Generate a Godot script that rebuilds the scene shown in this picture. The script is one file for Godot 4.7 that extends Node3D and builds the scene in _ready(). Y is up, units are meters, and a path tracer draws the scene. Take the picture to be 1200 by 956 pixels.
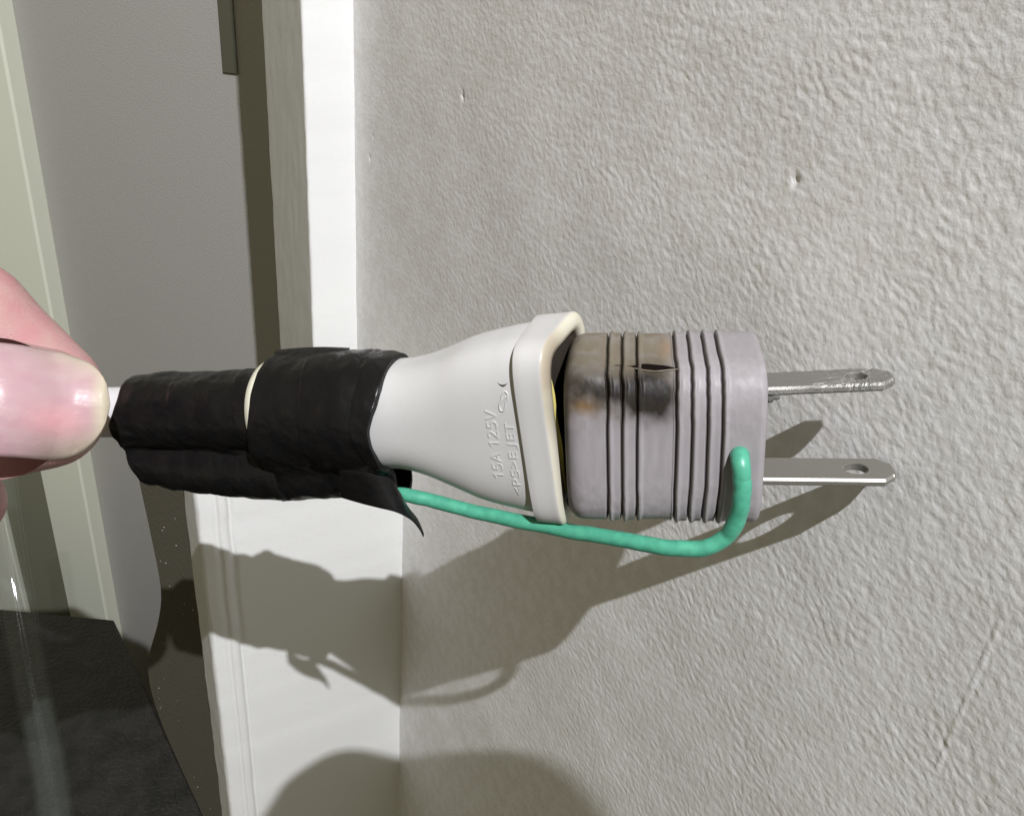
extends Node3D
# A burnt mains plug held in front of a painted wall. Lengths in the builders are millimetres.

const MM := 0.001
const F := 1050.0            # focal length in pixels of the 1200 x 956 photograph
const W2 := 600.0
const H2 := 478.0
var eye := Vector3(0.0, 1.1, 0.0)
var m_cam := Basis()         # camera axes (right, down, forward) -> world
var wall_n := Vector3()      # wall plane in camera space: wall_n . X = 1 (mm)
var wall_basis := Basis()    # along the wall, up, out of the wall (world)
var wall_origin := Vector3()
var rng := RandomNumberGenerator.new()

# ------------------------------------------------------------------ camera space
func ray(px: float, py: float) -> Vector3:
	return Vector3((px - W2) / F, (py - H2) / F, 1.0)

func to_world(c: Vector3) -> Vector3:
	return eye + m_cam * c * MM

func pt(px: float, py: float, z: float) -> Vector3:
	return to_world(ray(px, py) * z)

func cam_mm(px: float, py: float, z: float) -> Vector3:
	return ray(px, py) * z

func setup_frames() -> void:
	var d := Vector3((440.0 - W2) / F, (2450.0 - H2) / F, 1.0).normalized()   # straight down
	var g := (Vector3(0, 0, 1) - d * d.z).normalized()                       # level, ahead
	var r := d.cross(g)
	# rows r, -d, -g
	m_cam = Basis(Vector3(r.x, -d.x, -g.x), Vector3(r.y, -d.y, -g.y), Vector3(r.z, -d.z, -g.z))
	# the wall: upright, close to the prongs and running away to the left
	var a := ray(1016, 570)
	var b := ray(590, 785)
	var mat := Basis(a, b, d).transposed()
	wall_n = mat.inverse() * Vector3(1.0 / WALL_NEAR, 1.0 / WALL_FAR, 0.0)
	var nw := -(m_cam * wall_n).normalized()
	wall_basis = Basis(Vector3.UP.cross(nw).normalized(), Vector3.UP, nw)
	wall_origin = to_world(ray(700, 478) / wall_n.dot(ray(700, 478)))

const FLASH := Vector3(163.6, -257.0, -509.2)
const WALL_NEAR := 114.8
const WALL_FAR := 222.4

func wall_uv(px: float, py: float, off: float) -> Vector2:
	# where the sight line meets the plane `off` mm in front of the wall, in wall millimetres
	var dir := m_cam * ray(px, py)
	var p0 := wall_origin + wall_basis.z * off * MM
	var t := (p0 - eye).dot(wall_basis.z) / dir.dot(wall_basis.z)
	var q := wall_basis.inverse() * (eye + dir * t - wall_origin)
	return Vector2(q.x, q.y) / MM

# ------------------------------------------------------------------ meshes
func lin(r: float, g: float, b: float) -> Color:
	return Color(r, g, b).linear_to_srgb()

func mat(c: Color, rough := 0.6, metal := 0.0, vcol := false) -> StandardMaterial3D:
	var m := StandardMaterial3D.new()
	m.albedo_color = c
	m.roughness = rough
	m.metallic = metal
	m.vertex_color_use_as_albedo = vcol
	m.cull_mode = BaseMaterial3D.CULL_DISABLED
	return m

func noise(freq: float, octaves := 3, sd := 1) -> FastNoiseLite:
	var n := FastNoiseLite.new()
	n.noise_type = FastNoiseLite.TYPE_SIMPLEX_SMOOTH
	n.frequency = freq
	n.fractal_octaves = octaves
	n.seed = sd
	return n

func normal_noise(m: StandardMaterial3D, freq: float, strength: float, per_metre: float, sd := 3, size := 512) -> void:
	var t := NoiseTexture2D.new()
	t.width = size
	t.height = size
	t.seamless = true
	t.as_normal_map = true
	t.bump_strength = 6.0
	t.noise = noise(freq, 4, sd)
	m.normal_enabled = true
	m.normal_texture = t
	m.normal_scale = strength
	m.uv1_triplanar = true
	m.uv1_scale = Vector3.ONE * per_metre

func blotches(a: Color, b: Color, freq: float, sd: int) -> NoiseTexture2D:
	var t := NoiseTexture2D.new()
	t.width = 512
	t.height = 512
	t.seamless = true
	t.noise = noise(freq, 5, sd)
	var g := Gradient.new()
	g.offsets = PackedFloat32Array([0.25, 0.75])
	g.colors = PackedColorArray([a, b])
	t.color_ramp = g
	return t

func finish(v: PackedVector3Array, idx: PackedInt32Array, col: PackedColorArray, hint := Vector3.ZERO) -> ArrayMesh:
	# smooth normals on shared corners; faces turned to look away from the middle, or along the hint
	var mid := Vector3.ZERO
	for p in v:
		mid += p
	mid /= v.size()
	var n := PackedVector3Array()
	n.resize(v.size())
	var s := 0.0
	for t in range(0, idx.size(), 3):
		var a := v[idx[t]]
		var b := v[idx[t + 1]]
		var c := v[idx[t + 2]]
		var q := (c - a).cross(b - a)
		n[idx[t]] += q
		n[idx[t + 1]] += q
		n[idx[t + 2]] += q
		s += q.dot(hint if hint != Vector3.ZERO else (a + b + c) / 3.0 - mid)
	var k := 1.0
	if s < 0.0:
		k = -1.0
		for t in range(0, idx.size(), 3):
			var h := idx[t + 1]
			idx[t + 1] = idx[t + 2]
			idx[t + 2] = h
	for i in n.size():
		n[i] = (n[i] * k).normalized() if n[i].length_squared() > 1e-30 else Vector3.UP
	var arr := []
	arr.resize(Mesh.ARRAY_MAX)
	var sv := PackedVector3Array()
	sv.resize(v.size())
	for i in v.size():
		sv[i] = v[i] * MM
	arr[Mesh.ARRAY_VERTEX] = sv
	arr[Mesh.ARRAY_NORMAL] = n
	arr[Mesh.ARRAY_INDEX] = idx
	if col.size() == v.size():
		arr[Mesh.ARRAY_COLOR] = col
	var m := ArrayMesh.new()
	m.add_surface_from_arrays(Mesh.PRIMITIVE_TRIANGLES, arr)
	return m

func grid_index(nu: int, nv: int, wrap_v: bool) -> PackedInt32Array:
	var idx := PackedInt32Array()
	for i in nu - 1:
		for j in (nv if wrap_v else nv - 1):
			var a := i * nv + j
			var b := i * nv + (j + 1) % nv
			idx.append_array([a, b, a + nv, b, b + nv, a + nv])
	return idx

func cap(v: PackedVector3Array, idx: PackedInt32Array, first: int, nv: int, col: PackedColorArray) -> void:
	# a fan over one ring, with corners of its own so that the rim stays crisp
	var c := Vector3.ZERO
	var at := v.size()
	for j in nv:
		v.append(v[first + j])
		c += v[first + j]
		if col.size():
			col.append(col[first + j])
	v.append(c / nv)
	if col.size():
		col.append(col[first])
	for j in nv:
		if first == 0:
			idx.append_array([at + j, at + nv, at + (j + 1) % nv])
		else:
			idx.append_array([at + j, at + (j + 1) % nv, at + nv])

func loft(rings: Array, caps := 3, cols := []) -> ArrayMesh:
	var nv: int = rings[0].size()
	var v := PackedVector3Array()
	var col := PackedColorArray()
	for i in rings.size():
		v.append_array(rings[i])
		if cols.size():
			col.append_array(cols[i])
	var idx := grid_index(rings.size(), nv, true)
	if caps & 1:
		cap(v, idx, 0, nv, col)
	if caps & 2:
		cap(v, idx, (rings.size() - 1) * nv, nv, col)
	return finish(v, idx, col)

func sheet(rows: Array, hint: Vector3, cols := []) -> ArrayMesh:
	var v := PackedVector3Array()
	var col := PackedColorArray()
	for i in rows.size():
		v.append_array(rows[i])
		if cols.size():
			col.append_array(cols[i])
	return finish(v, grid_index(rows.size(), rows[0].size(), false), col, hint)

func super_ring(x: float, a: float, b: float, n: float, count: int, cy := 0.0, cz := 0.0) -> PackedVector3Array:
	# a rounded-rectangle ring round the X axis; angle 0 faces the front (Z), 90 degrees the top (Y)
	var r := PackedVector3Array()
	for j in count:
		var t := TAU * j / count
		var c := cos(t)
		var s := sin(t)
		r.append(Vector3(x, cy + a * signf(s) * pow(absf(s), 2.0 / n), cz + b * signf(c) * pow(absf(c), 2.0 / n)))
	return r

func tube(path: Array, radii: Array, sides := 20, round_ends := true) -> ArrayMesh:
	var n := path.size()
	var rings := []
	var last := Vector3(0.31, 0.52, 0.79)
	var put := func(c: Vector3, t: Vector3, r: float) -> Vector3:
		var side := (last - t * last.dot(t)).normalized()
		var other := t.cross(side)
		var ring := PackedVector3Array()
		for j in sides:
			var q := TAU * j / sides
			ring.append(c + (side * cos(q) + other * sin(q)) * r)
		rings.append(ring)
		return side
	for i in n:
		var t: Vector3 = (path[mini(i + 1, n - 1)] - path[maxi(i - 1, 0)]).normalized()
		if i == 0 and round_ends:
			for k in [0.1, 0.4, 0.7, 0.9]:
				last = put.call(path[0] - t * radii[0] * (1.0 - k) * 0.9, t, radii[0] * sqrt(1.0 - pow(1.0 - k, 2.0)))
		last = put.call(path[i], t, radii[i])
		if i == n - 1 and round_ends:
			for k in [0.9, 0.7, 0.4, 0.1]:
				last = put.call(path[i] + t * radii[i] * (1.0 - k) * 0.9, t, radii[i] * sqrt(1.0 - pow(1.0 - k, 2.0)))
	return loft(rings, 3)

func spline(pts: Array, per := 8) -> Array:
	var out := []
	for i in pts.size() - 1:
		var a = pts[maxi(i - 1, 0)]
		var d = pts[mini(i + 2, pts.size() - 1)]
		for k in per:
			var t := float(k) / per
			if pts[0] is Vector3:
				out.append((pts[i] as Vector3).cubic_interpolate(pts[i + 1], a, d, t))
			else:
				out.append(cubic_interpolate(pts[i], pts[i + 1], a, d, t))
	out.append(pts[-1])
	return out

func prism(poly: PackedVector2Array, h0: float, h1: float, bevel := 0.0, axis := "z") -> ArrayMesh:
	# a flat-faced prism over an outline, its top and bottom edges chamfered
	var layers := [[h0, bevel], [h0 + bevel, 0.0], [h1 - bevel, 0.0], [h1, bevel]] if bevel > 0.0 else [[h0, 0.0], [h1, 0.0]]
	var rings := []
	for l in layers:
		var q := poly
		if l[1] > 0.0:
			var o := Geometry2D.offset_polygon(poly, -l[1], Geometry2D.JOIN_MITER)
			if o.size() and o[0].size() == poly.size():
				q = o[0]
				var best := 0
				for k in q.size():
					if q[k].distance_to(poly[0]) < q[best].distance_to(poly[0]):
						best = k
				var rot := PackedVector2Array()
				for k in q.size():
					rot.append(q[(k + best) % q.size()])
				q = rot
				if (q[1] - poly[1]).length() > (q[-1] - poly[1]).length():
					rot = PackedVector2Array([q[0]])
					for k in range(q.size() - 1, 0, -1):
						rot.append(q[k])
					q = rot
		var ring := PackedVector3Array()
		for p in q:
			ring.append(Vector3(p.x, p.y, l[0]) if axis == "z" else Vector3(p.x, l[0], p.y))
		rings.append(ring)
	var v := PackedVector3Array()
	var n := poly.size()
	var mid := Vector3.ZERO
	for i in rings.size() - 1:
		for j in n:
			var a: Vector3 = rings[i][j]
			var b: Vector3 = rings[i][(j + 1) % n]
			var c: Vector3 = rings[i + 1][j]
			var d: Vector3 = rings[i + 1][(j + 1) % n]
			v.append_array([a, b, c, b, d, c])
	var tri := Geometry2D.triangulate_polygon(poly)
	var flip := Geometry2D.is_polygon_clockwise(poly)
	for t in range(0, tri.size(), 3):
		v.append_array([rings[0][tri[t]], rings[0][tri[t + 1]], rings[0][tri[t + 2]]])
		v.append_array([rings[-1][tri[t]], rings[-1][tri[t + 2]], rings[-1][tri[t + 1]]])
	# orient each face by the winding of the solid: sides as made, caps by their direction
	var out := PackedVector3Array()
	var centre := Vector3.ZERO
	for p in v:
		centre += p / v.size()
	var nside := (rings.size() - 1) * n * 2
	var up := Vector3(0, 0, 1) if axis == "z" else Vector3(0, 1, 0)
	for t in range(0, v.size(), 3):
		var a := v[t]
		var b := v[t + 1]
		var c := v[t + 2]
		var q := (c - a).cross(b - a)
		var want: float
		if t / 3 < nside:
			# outward in the outline's plane: right of the walking direction for a counter-clockwise outline
			var j := (t / 6) % n
			var e := poly[(j + 1) % n] - poly[j]
			var o2 := Vector2(e.y, -e.x) if not flip else Vector2(-e.y, e.x)
			var o3 := Vector3(o2.x, o2.y, 0) if axis == "z" else Vector3(o2.x, 0, o2.y)
			want = q.dot(o3)
		else:
			var hgt := a.dot(up)
			want = q.dot(up) * (1.0 if hgt > (h0 + h1) * 0.5 else -1.0)
		if want < 0.0:
			out.append_array([a, c, b])
		else:
			out.append_array([a, b, c])
	var st := SurfaceTool.new()
	st.begin(Mesh.PRIMITIVE_TRIANGLES)
	st.set_smooth_group(-1)
	for p in out:
		st.add_vertex(p * MM)
	st.generate_normals()
	return st.commit()

# ------------------------------------------------------------------ things
func thing(called: String, label: String, category: String, at := Transform3D()) -> Node3D:
	var o := Node3D.new()
	o.name = called
	add_child(o, true)
	o.transform = at
	o.set_meta("label", label)
	o.set_meta("category", category)
	return o

func part(called: String, mesh: Mesh, m: Material, parent: Node, at := Transform3D()) -> MeshInstance3D:
	var o := MeshInstance3D.new()
	o.name = called
	o.mesh = mesh
	o.material_override = m
	o.transform = at
	parent.add_child(o, true)
	return o

func frame(ax: Vector3, down: Vector3, at: Vector3) -> Transform3D:
	var x := ax.normalized()
	var up := -(down - x * down.dot(x)).normalized()
	return Transform3D(Basis(m_cam * x, m_cam * up, m_cam * x.cross(up)), at)

func _ready() -> void:
	setup_frames()
	rng.seed = 11
	# ---- camera, fill of the room, flash, exposure
	var cam := Camera3D.new()
	cam.name = "camera"
	cam.fov = rad_to_deg(2.0 * atan(H2 / F))
	cam.near = 0.005
	cam.far = 20.0
	add_child(cam)
	cam.transform = Transform3D(Basis(m_cam.x, -m_cam.y, -m_cam.z), eye)
	cam.current = true
	var env := Environment.new()
	env.background_mode = Environment.BG_COLOR
	env.background_color = lin(0.255, 0.236, 0.16)
	env.tonemap_mode = Environment.TONE_MAPPER_LINEAR
	env.tonemap_exposure = 1.0
	env.sdfgi_enabled = true
	env.ssao_enabled = true
	env.ssil_enabled = true
	var we := WorldEnvironment.new()
	we.name = "environment"
	we.environment = env
	add_child(we)
	var flash := AreaLight3D.new()
	flash.name = "flash"
	flash.area_size = Vector2(0.007, 0.005)
	flash.area_normalize_energy = true
	flash.light_color = Color(0.975, 0.98, 1.0)
	flash.light_energy = 0.86
	flash.area_range = 3.0
	flash.shadow_enabled = true
	add_child(flash)
	flash.look_at_from_position(to_world(FLASH), pt(560, 560, 140), Vector3.UP)

	build_wall()
	build_trim()
	build_left_side()
	build_adapter()
	build_power_plug()
	build_tape()
	build_hand()
	build_shade_board()
	build_added_blocker()

# ------------------------------------------------------------------ the wall
func steps(lo: float, hi: float, fine: float, out_lo: float, out_hi: float) -> PackedFloat32Array:
	var r := PackedFloat32Array()
	var x := lo
	var s := fine
	var below := []
	while x > out_lo:
		s *= 1.35
		x -= s
		below.append(x)
	below.reverse()
	for b in below:
		r.append(b)
	x = lo
	while x < hi:
		r.append(x)
		x += fine
	s = fine
	while x < out_hi:
		r.append(x)
		s *= 1.35
		x += s
	r.append(x)
	return r

func build_wall() -> void:
	var tl := wall_uv(405, 0, 0)
	var tr := wall_uv(1200, 0, 0)
	var bl := wall_uv(440, 956, 0)
	var br := wall_uv(1200, 956, 0)
	var u0 := minf(tl.x, bl.x) - 3.0
	var u1 := maxf(tr.x, br.x) + 4.0
	var v0 := minf(bl.y, br.y) - 4.0
	var v1 := maxf(tl.y, tr.y) + 4.0
	var us := steps(u0, u1, 0.30, u0 - 12.0, u1 + 260.0)
	var vs := steps(v0, v1, 0.32, -320.0, v1 + 220.0)
	var peel := noise(0.74, 3, 5)
	peel.fractal_gain = 0.55
	var warp := noise(0.11, 2, 9)
	var broad := noise(0.045, 2, 13)
	var streak := noise(0.5, 2, 21)
	var dents := [[wall_uv(541, 112, 0), 0.9, 0.36], [wall_uv(932, 211, 0), 0.85, 0.26], [wall_uv(433, 185, 0), 0.7, 0.35], [wall_uv(437, 160, 0), 0.5, 0.3]]
	var s0 := wall_uv(1172, 730, 0)
	var s1 := wall_uv(1098, 900, 0)
	var v := PackedVector3Array()
	v.resize(us.size() * vs.size())
	var k := 0
	var nv := vs.size()
	for i in us.size():
		var u := us[i]
		var amp := 0.009 + 0.026 * smoothstep(u0 + 4.0, u1 - 15.0, u)
		var st := 0.014 * (1.0 - smoothstep(u0 + 10.0, u0 + 55.0, u))
		for j in nv:
			var w := vs[j]
			var wx := warp.get_noise_2d(u, w)
			# rolled paint: rounded grains, drawn out along a slant, with flatter patches between
			var p := peel.get_noise_2d(u * 0.72 + w * 0.22 + wx * 1.5, w * 0.86 - u * 0.10)
			var z := amp * (p - 0.35 * absf(p)) * (0.75 + 0.6 * broad.get_noise_2d(u, w)) * 1.9
			z += 0.25 * broad.get_noise_2d(u * 0.5, w * 0.5)
			z += st * streak.get_noise_2d(u * 1.8, w * 0.2)
			for d in dents:
				var q: Vector2 = d[0] - Vector2(u, w)
				if absf(q.x) < 2.5 and absf(q.y) < 3.0:
					var rr: float = Vector2(q.x * 1.5, q.y).length() / d[1]
					z -= d[2] * exp(-rr * rr) * (1.0 + 0.9 * peel.get_noise_2d(u * 3.0, w * 3.0))
			var f := Geometry2D.get_closest_point_to_segment(Vector2(u, w), s0, s1).distance_to(Vector2(u, w))
			if f < 1.5:
				z += (0.045 * exp(-f * f * 14.0) - 0.025 * exp(-pow(f - 0.5, 2.0) * 14.0)) * (0.6 + 0.8 * absf(broad.get_noise_2d(w * 6.0, u * 6.0)) * 3.0)
			v[k] = Vector3(u, w, z)
			k += 1
	var m := mat(lin(0.80, 0.785, 0.755), 0.62)
	m.metallic_specular = 0.35
	normal_noise(m, 0.02, 0.30, 55.0, 4)
	m.albedo_texture = blotches(lin(0.83, 0.82, 0.815), lin(0.77, 0.755, 0.735), 0.006, 71)
	m.albedo_color = Color.WHITE
	var t := thing("wall", "grey painted wall with a rough orange-peel texture, behind the plug and prongs", "wall", Transform3D(wall_basis, wall_origin))
	part("plaster", finish(v, grid_index(us.size(), nv, false), PackedColorArray(), Vector3(0, 0, 1)), m, t)

func profile_strip(prof: Array, v0: float, v1: float, wob: float, sd: int) -> ArrayMesh:
	# a moulding: a profile across the wall (u, out) run up along it, its paint a little uneven
	var nz := noise(0.09, 3, sd)
	var rows := []
	var n := maxi(2, int((v1 - v0) / 3.0))
	for i in n + 1:
		var y := lerpf(v0, v1, float(i) / n)
		var row := PackedVector3Array()
		for p in prof:
			row.append(Vector3(p.x + wob * nz.get_noise_2d(p.x * 2.0, y * 1.4), y, p.y + wob * nz.get_noise_2d(p.x * 2.0 + 50.0, y)))
		rows.append(row)
	var st := sheet(rows, Vector3(0, 0, 1))
	return st

func rounded(pts: Array, r: float) -> Array:
	# an open polyline with its inner corners rounded off
	var out := [pts[0]]
	for i in range(1, pts.size() - 1):
		var a: Vector2 = pts[i - 1] - pts[i]
		var b: Vector2 = pts[i + 1] - pts[i]
		var q := minf(r, minf(a.length(), b.length()) * 0.45)
		var p0: Vector2 = pts[i] + a.normalized() * q
		var p1: Vector2 = pts[i] + b.normalized() * q
		for k in 7:
			var t := k / 6.0
			out.append(p0.lerp(pts[i], t).lerp((pts[i] as Vector2).lerp(p1, t), t))
	out.append(pts[-1])
	return out

func subdiv(pts: Array, most: float) -> Array:
	var out := [pts[0]]
	for i in range(1, pts.size()):
		var n := maxi(1, ceili((pts[i] - pts[i - 1]).length() / most))
		for k in n:
			out.append((pts[i - 1] as Vector2).lerp(pts[i], (k + 1.0) / n))
	return out

func corner_u(px: float, py: float) -> float:
	return wall_uv(px, py, 0.0).x

func side_hit(px: float, py: float, u: float) -> Vector3:
	# where the sight line meets the upright plane that stands out from the wall at u: (u, height, out)
	var dir := wall_basis.inverse() * (m_cam * ray(px, py))
	var e := wall_basis.inverse() * (eye - wall_origin) / MM
	return e + dir * ((u - e.x) / dir.x)

func build_trim() -> void:
	var frame_w := Transform3D(wall_basis, wall_origin)
	var white := mat(lin(0.73, 0.73, 0.715), 0.45)
	white.metallic_specular = 0.4
	normal_noise(white, 0.012, 0.14, 60.0, 8)
	# the upright casing: its white edge stands out from the wall, its flat front runs on to the left
	var r := corner_u(415, 100)
	var out_c := side_hit(356, 100, r).z
	var l := wall_uv(311, 100, out_c - 4.6).x
	var top := 320.0
	var bottom := side_hit(380, 470, r).y
	var casing := thing("door_casing", "white painted upright door casing above the plug, a bright edge and a grey front", "door casing", frame_w)
	var prof := rounded([Vector2(r, -1.0), Vector2(r, out_c), Vector2(l, out_c - 4.6), Vector2(l, -60.0)], 1.1)
	part("board", profile_strip(subdiv(prof, 2.5), bottom - 60.0, top, 0.22, 31), white, casing)
	# the deeper plinth block below it, with a bead and a groove along its front edge
	var pr := corner_u(470, 750)
	var g := side_hit(292, 850, pr).z
	var pf := side_hit(258, 850, pr).z
	var pt_top := side_hit(447, 418, pr).y - 15.0
	var plinth := thing("plinth_block", "wide white plinth block with a beaded front edge, below the taped plug", "plinth block", frame_w)
	var pp := rounded([Vector2(pr, -1.0), Vector2(pr, g - 1.0), Vector2(pr - 0.9, g), Vector2(pr + 0.3, g + 1.0), Vector2(pr + 0.6, g + 2.6), Vector2(pr - 0.3, g + 3.4), Vector2(pr + 0.2, (g + pf) * 0.5 + 0.6), Vector2(pr - 0.4, pf - 0.6), Vector2(pr - 1.6, pf), Vector2(pr - 16.0, pf), Vector2(pr - 17.0, pf - 1.0), Vector2(pr - 17.0, -20.0)], 0.6)
	part("block", profile_strip(subdiv(pp, 2.5), -1000.0, pt_top, 0.22, 37), white, plinth)
	var lv := PackedVector3Array()
	var lid := PackedVector2Array()
	for p in pp:
		lid.append(p)
		lv.append(Vector3(p.x, pt_top, p.y))
	part("top_face", finish(lv, Geometry2D.triangulate_polygon(lid), PackedColorArray(), Vector3(0, 1, 0)), white, plinth)

func slab(u0: float, u1: float, v0: float, v1: float, z0: float, z1: float, bevel := 0.4) -> ArrayMesh:
	return prism(PackedVector2Array([Vector2(u0, v0), Vector2(u1, v0), Vector2(u1, v1), Vector2(u0, v1)]), z0, z1, bevel)

func build_left_side() -> void:
	# the grey door beyond the casing, nearly square to the camera, and what stands beside it
	var nrm := Vector3(-0.22, 0, 1).normalized()
	var basis := Basis(Vector3.UP.cross(nrm).normalized(), Vector3.UP, nrm)
	var at := pt(150, 400, DOOR_Z)
	var fr := Transform3D(basis, at)
	var uv := func(px: float, py: float, off: float) -> Vector2:
		var dir := m_cam * ray(px, py)
		var p0: Vector3 = at + basis.z * off * MM
		var q := basis.inverse() * (eye + dir * ((p0 - eye).dot(basis.z) / dir.dot(basis.z)) - at)
		return Vector2(q.x, q.y) / MM
	var edge: float = uv.call(62, 380, 12.0).x
	var e2: float = uv.call(74, 690, 12.0).x
	var e3: float = uv.call(28, 690, 4.0).x
	var grey := mat(lin(0.40, 0.39, 0.365), 0.5)
	normal_noise(grey, 0.03, 0.35, 40.0, 12)
	var door := thing("door", "flat grey painted door set back behind the white casing", "door", fr)
	part("door_face", slab(edge - 10.0, 420.0, -900.0, 520.0, -30.0, 0.0, 0.8), grey, door)
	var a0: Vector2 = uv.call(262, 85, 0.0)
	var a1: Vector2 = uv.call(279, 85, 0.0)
	part("painted_shadow_step", slab(a0.x, a1.x, a0.y, 520.0, -1.0, 1.6, 0.5), mat(lin(0.085, 0.083, 0.055), 0.7), door)  # dark plate painted as the stepped cast shadow of the casing
	var cream := mat(lin(0.80, 0.815, 0.69), 0.45)
	normal_noise(cream, 0.02, 0.12, 60.0, 13)
	var post := thing("door_post", "pale cream upright post at the far left beside the grey door", "door post", fr)
	part("post_board", slab(e2, edge, -900.0, 520.0, -30.0, 12.0, 1.2), cream, post)
	part("painted_shade_strip", slab(e3, e2 - 0.3, -900.0, 520.0, -30.0, 4.0, 0.8), mat(lin(0.22, 0.22, 0.16), 0.6), post)  # dark olive strip standing in for the shade left of the post
	var side := thing("side_wall", "pale wall strip at the extreme left, beyond the dark painted shade beside the cream post", "wall", fr)
	part("plaster", slab(e3 - 900.0, e3 - 0.3, -900.0, 520.0, -40.0, 7.0, 0.8), mat(lin(0.72, 0.73, 0.62), 0.6), side)
	# a black cabinet whose top shows at the lower left
	var q := []
	for p in [Vector2(124, 730), Vector2(228, 956)]:
		var d := m_cam * ray(p.x, p.y)
		q.append(d * (-BOX_DROP / d.y))
	var along: Vector3 = (q[0] - q[1])
	var left_dir := Vector3(-1.0, 0.0, -0.02).normalized()
	var near_pt: Vector3 = q[0] - along * 1.45
	var poly := PackedVector2Array()
	for p in [q[0], near_pt, near_pt + left_dir * 620.0, q[0] + left_dir * 620.0]:
		poly.append(Vector2(p.x, p.z))
	var black := mat(lin(0.030, 0.029, 0.029), 0.45)
	normal_noise(black, 0.03, 1.0, 24.0, 15)
	black.albedo_texture = blotches(lin(0.010, 0.010, 0.010), lin(0.022, 0.021, 0.020), 0.005, 16)
	black.albedo_color = Color.WHITE
	var box := thing("cabinet", "black cabinet with a flat dusty top at the lower left below the thumb", "cabinet", Transform3D(Basis(), Vector3(eye.x, 0.0, eye.z)))
	var top_y := eye.y / MM - BOX_DROP
	part("carcass", prism(poly, 0.0, top_y - 14.4, 1.0, "y"), black, box)
	var wide := Geometry2D.offset_polygon(poly, 4.0, Geometry2D.JOIN_MITER)[0]
	part("cabinet_top", prism(wide, top_y - 14.0, top_y, 1.6, "y"), black, box)
	# a clear plastic tube hanging down at the far left
	var clear := mat(Color(0.80, 0.86, 0.84, 0.012), 0.06)
	clear.metallic_specular = 0.22
	clear.transparency = BaseMaterial3D.TRANSPARENCY_ALPHA
	var tube_t := thing("clear_tube", "clear plastic tube running down the lower left corner in front of the black cabinet", "tube", Transform3D(Basis(), pt(40, 800, 330.0)))
	var path := []
	for w in [[-6, 520, 345], [2, 600, 340], [18, 700, 335], [36, 800, 330], [56, 900, 325], [70, 1000, 320], [84, 1120, 318]]:
		path.append((pt(w[0], w[1], w[2]) - pt(40, 800, 330.0)) / MM)
	path = spline(path, 8)
	var ro := []
	var ri := []
	for i in path.size():
		ro.append(6.2)
		ri.append(5.0)
	part("tube_wall", tube(path, ro, 32, false), clear, tube_t)
	part("bore", tube(path, ri, 32, false), clear, tube_t)
	var fl := MeshInstance3D.new()
	fl.name = "floor"
	var pm := PlaneMesh.new()
	pm.size = Vector2(6, 6)
	fl.mesh = pm
	fl.position = Vector3(0, -0.002, 0)
	fl.material_override = mat(lin(0.05, 0.047, 0.04), 0.6)
	fl.set_meta("kind", "structure")
	add_child(fl)

const DOOR_Z := 540.0
const BOX_DROP := 335.0

func build_shade_board() -> void:
	# a dusty dark board added to stand in for shade beside the plinth block
	var z := 300.0
	var nrm := Vector3(-0.35, 0, 1).normalized()
	var basis := Basis(Vector3.UP.cross(nrm).normalized(), Vector3.UP, nrm)
	var at := pt(200, 750, z)
	var poly := PackedVector2Array()
	for w in spline([Vector3(153, 500, 0), Vector3(160, 550, 0), Vector3(177, 630, 0), Vector3(188, 690, 0), Vector3(185, 728, 0), Vector3(174, 770, 0), Vector3(176, 806, 0), Vector3(190, 850, 0), Vector3(214, 905, 0), Vector3(242, 966, 0), Vector3(300, 1100, 0), Vector3(330, 1100, 0), Vector3(290, 700, 0), Vector3(262, 500, 0)], 4):
		var dir := m_cam * ray(w.x, w.y)
		var q := basis.inverse() * (eye + dir * ((at - eye).dot(basis.z) / dir.dot(basis.z)) - at)
		poly.append(Vector2(q.x, q.y) / MM)
	var brown := mat(lin(0.085, 0.078, 0.058), 0.42)
	normal_noise(brown, 0.03, 0.3, 40.0, 19)
	var t := thing("shade_board", "dark brown dusty board added in place of shade, with a wavy left edge, between the plinth block and grey door", "board", Transform3D(basis, at))
	part("board_face", prism(poly, -8.0, 0.0, 0.0), brown, t)
	var dust := SurfaceTool.new()
	dust.begin(Mesh.PRIMITIVE_TRIANGLES)
	dust.set_smooth_group(-1)
	for i in 34:
		var c := poly[rng.randi() % 36]
		var p := Vector3(c.x + rng.randf_range(1.0, 14.0), c.y + rng.randf_range(-6.0, 6.0), 0.05)
		var r := rng.randf_range(0.08, 0.28)
		for k in 5:
			var a := TAU * k / 5.0
			var b := TAU * (k + 1) / 5.0
			dust.add_vertex((p + Vector3(0, 0, r * 0.5)) * MM)
			dust.add_vertex((p + Vector3(cos(b), sin(b), 0) * r) * MM)
			dust.add_vertex((p + Vector3(cos(a), sin(a), 0) * r) * MM)
	dust.generate_normals()
	part("dust", dust.commit(), mat(lin(0.5, 0.49, 0.45), 0.9), t).set_meta("kind", "stuff")

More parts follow.
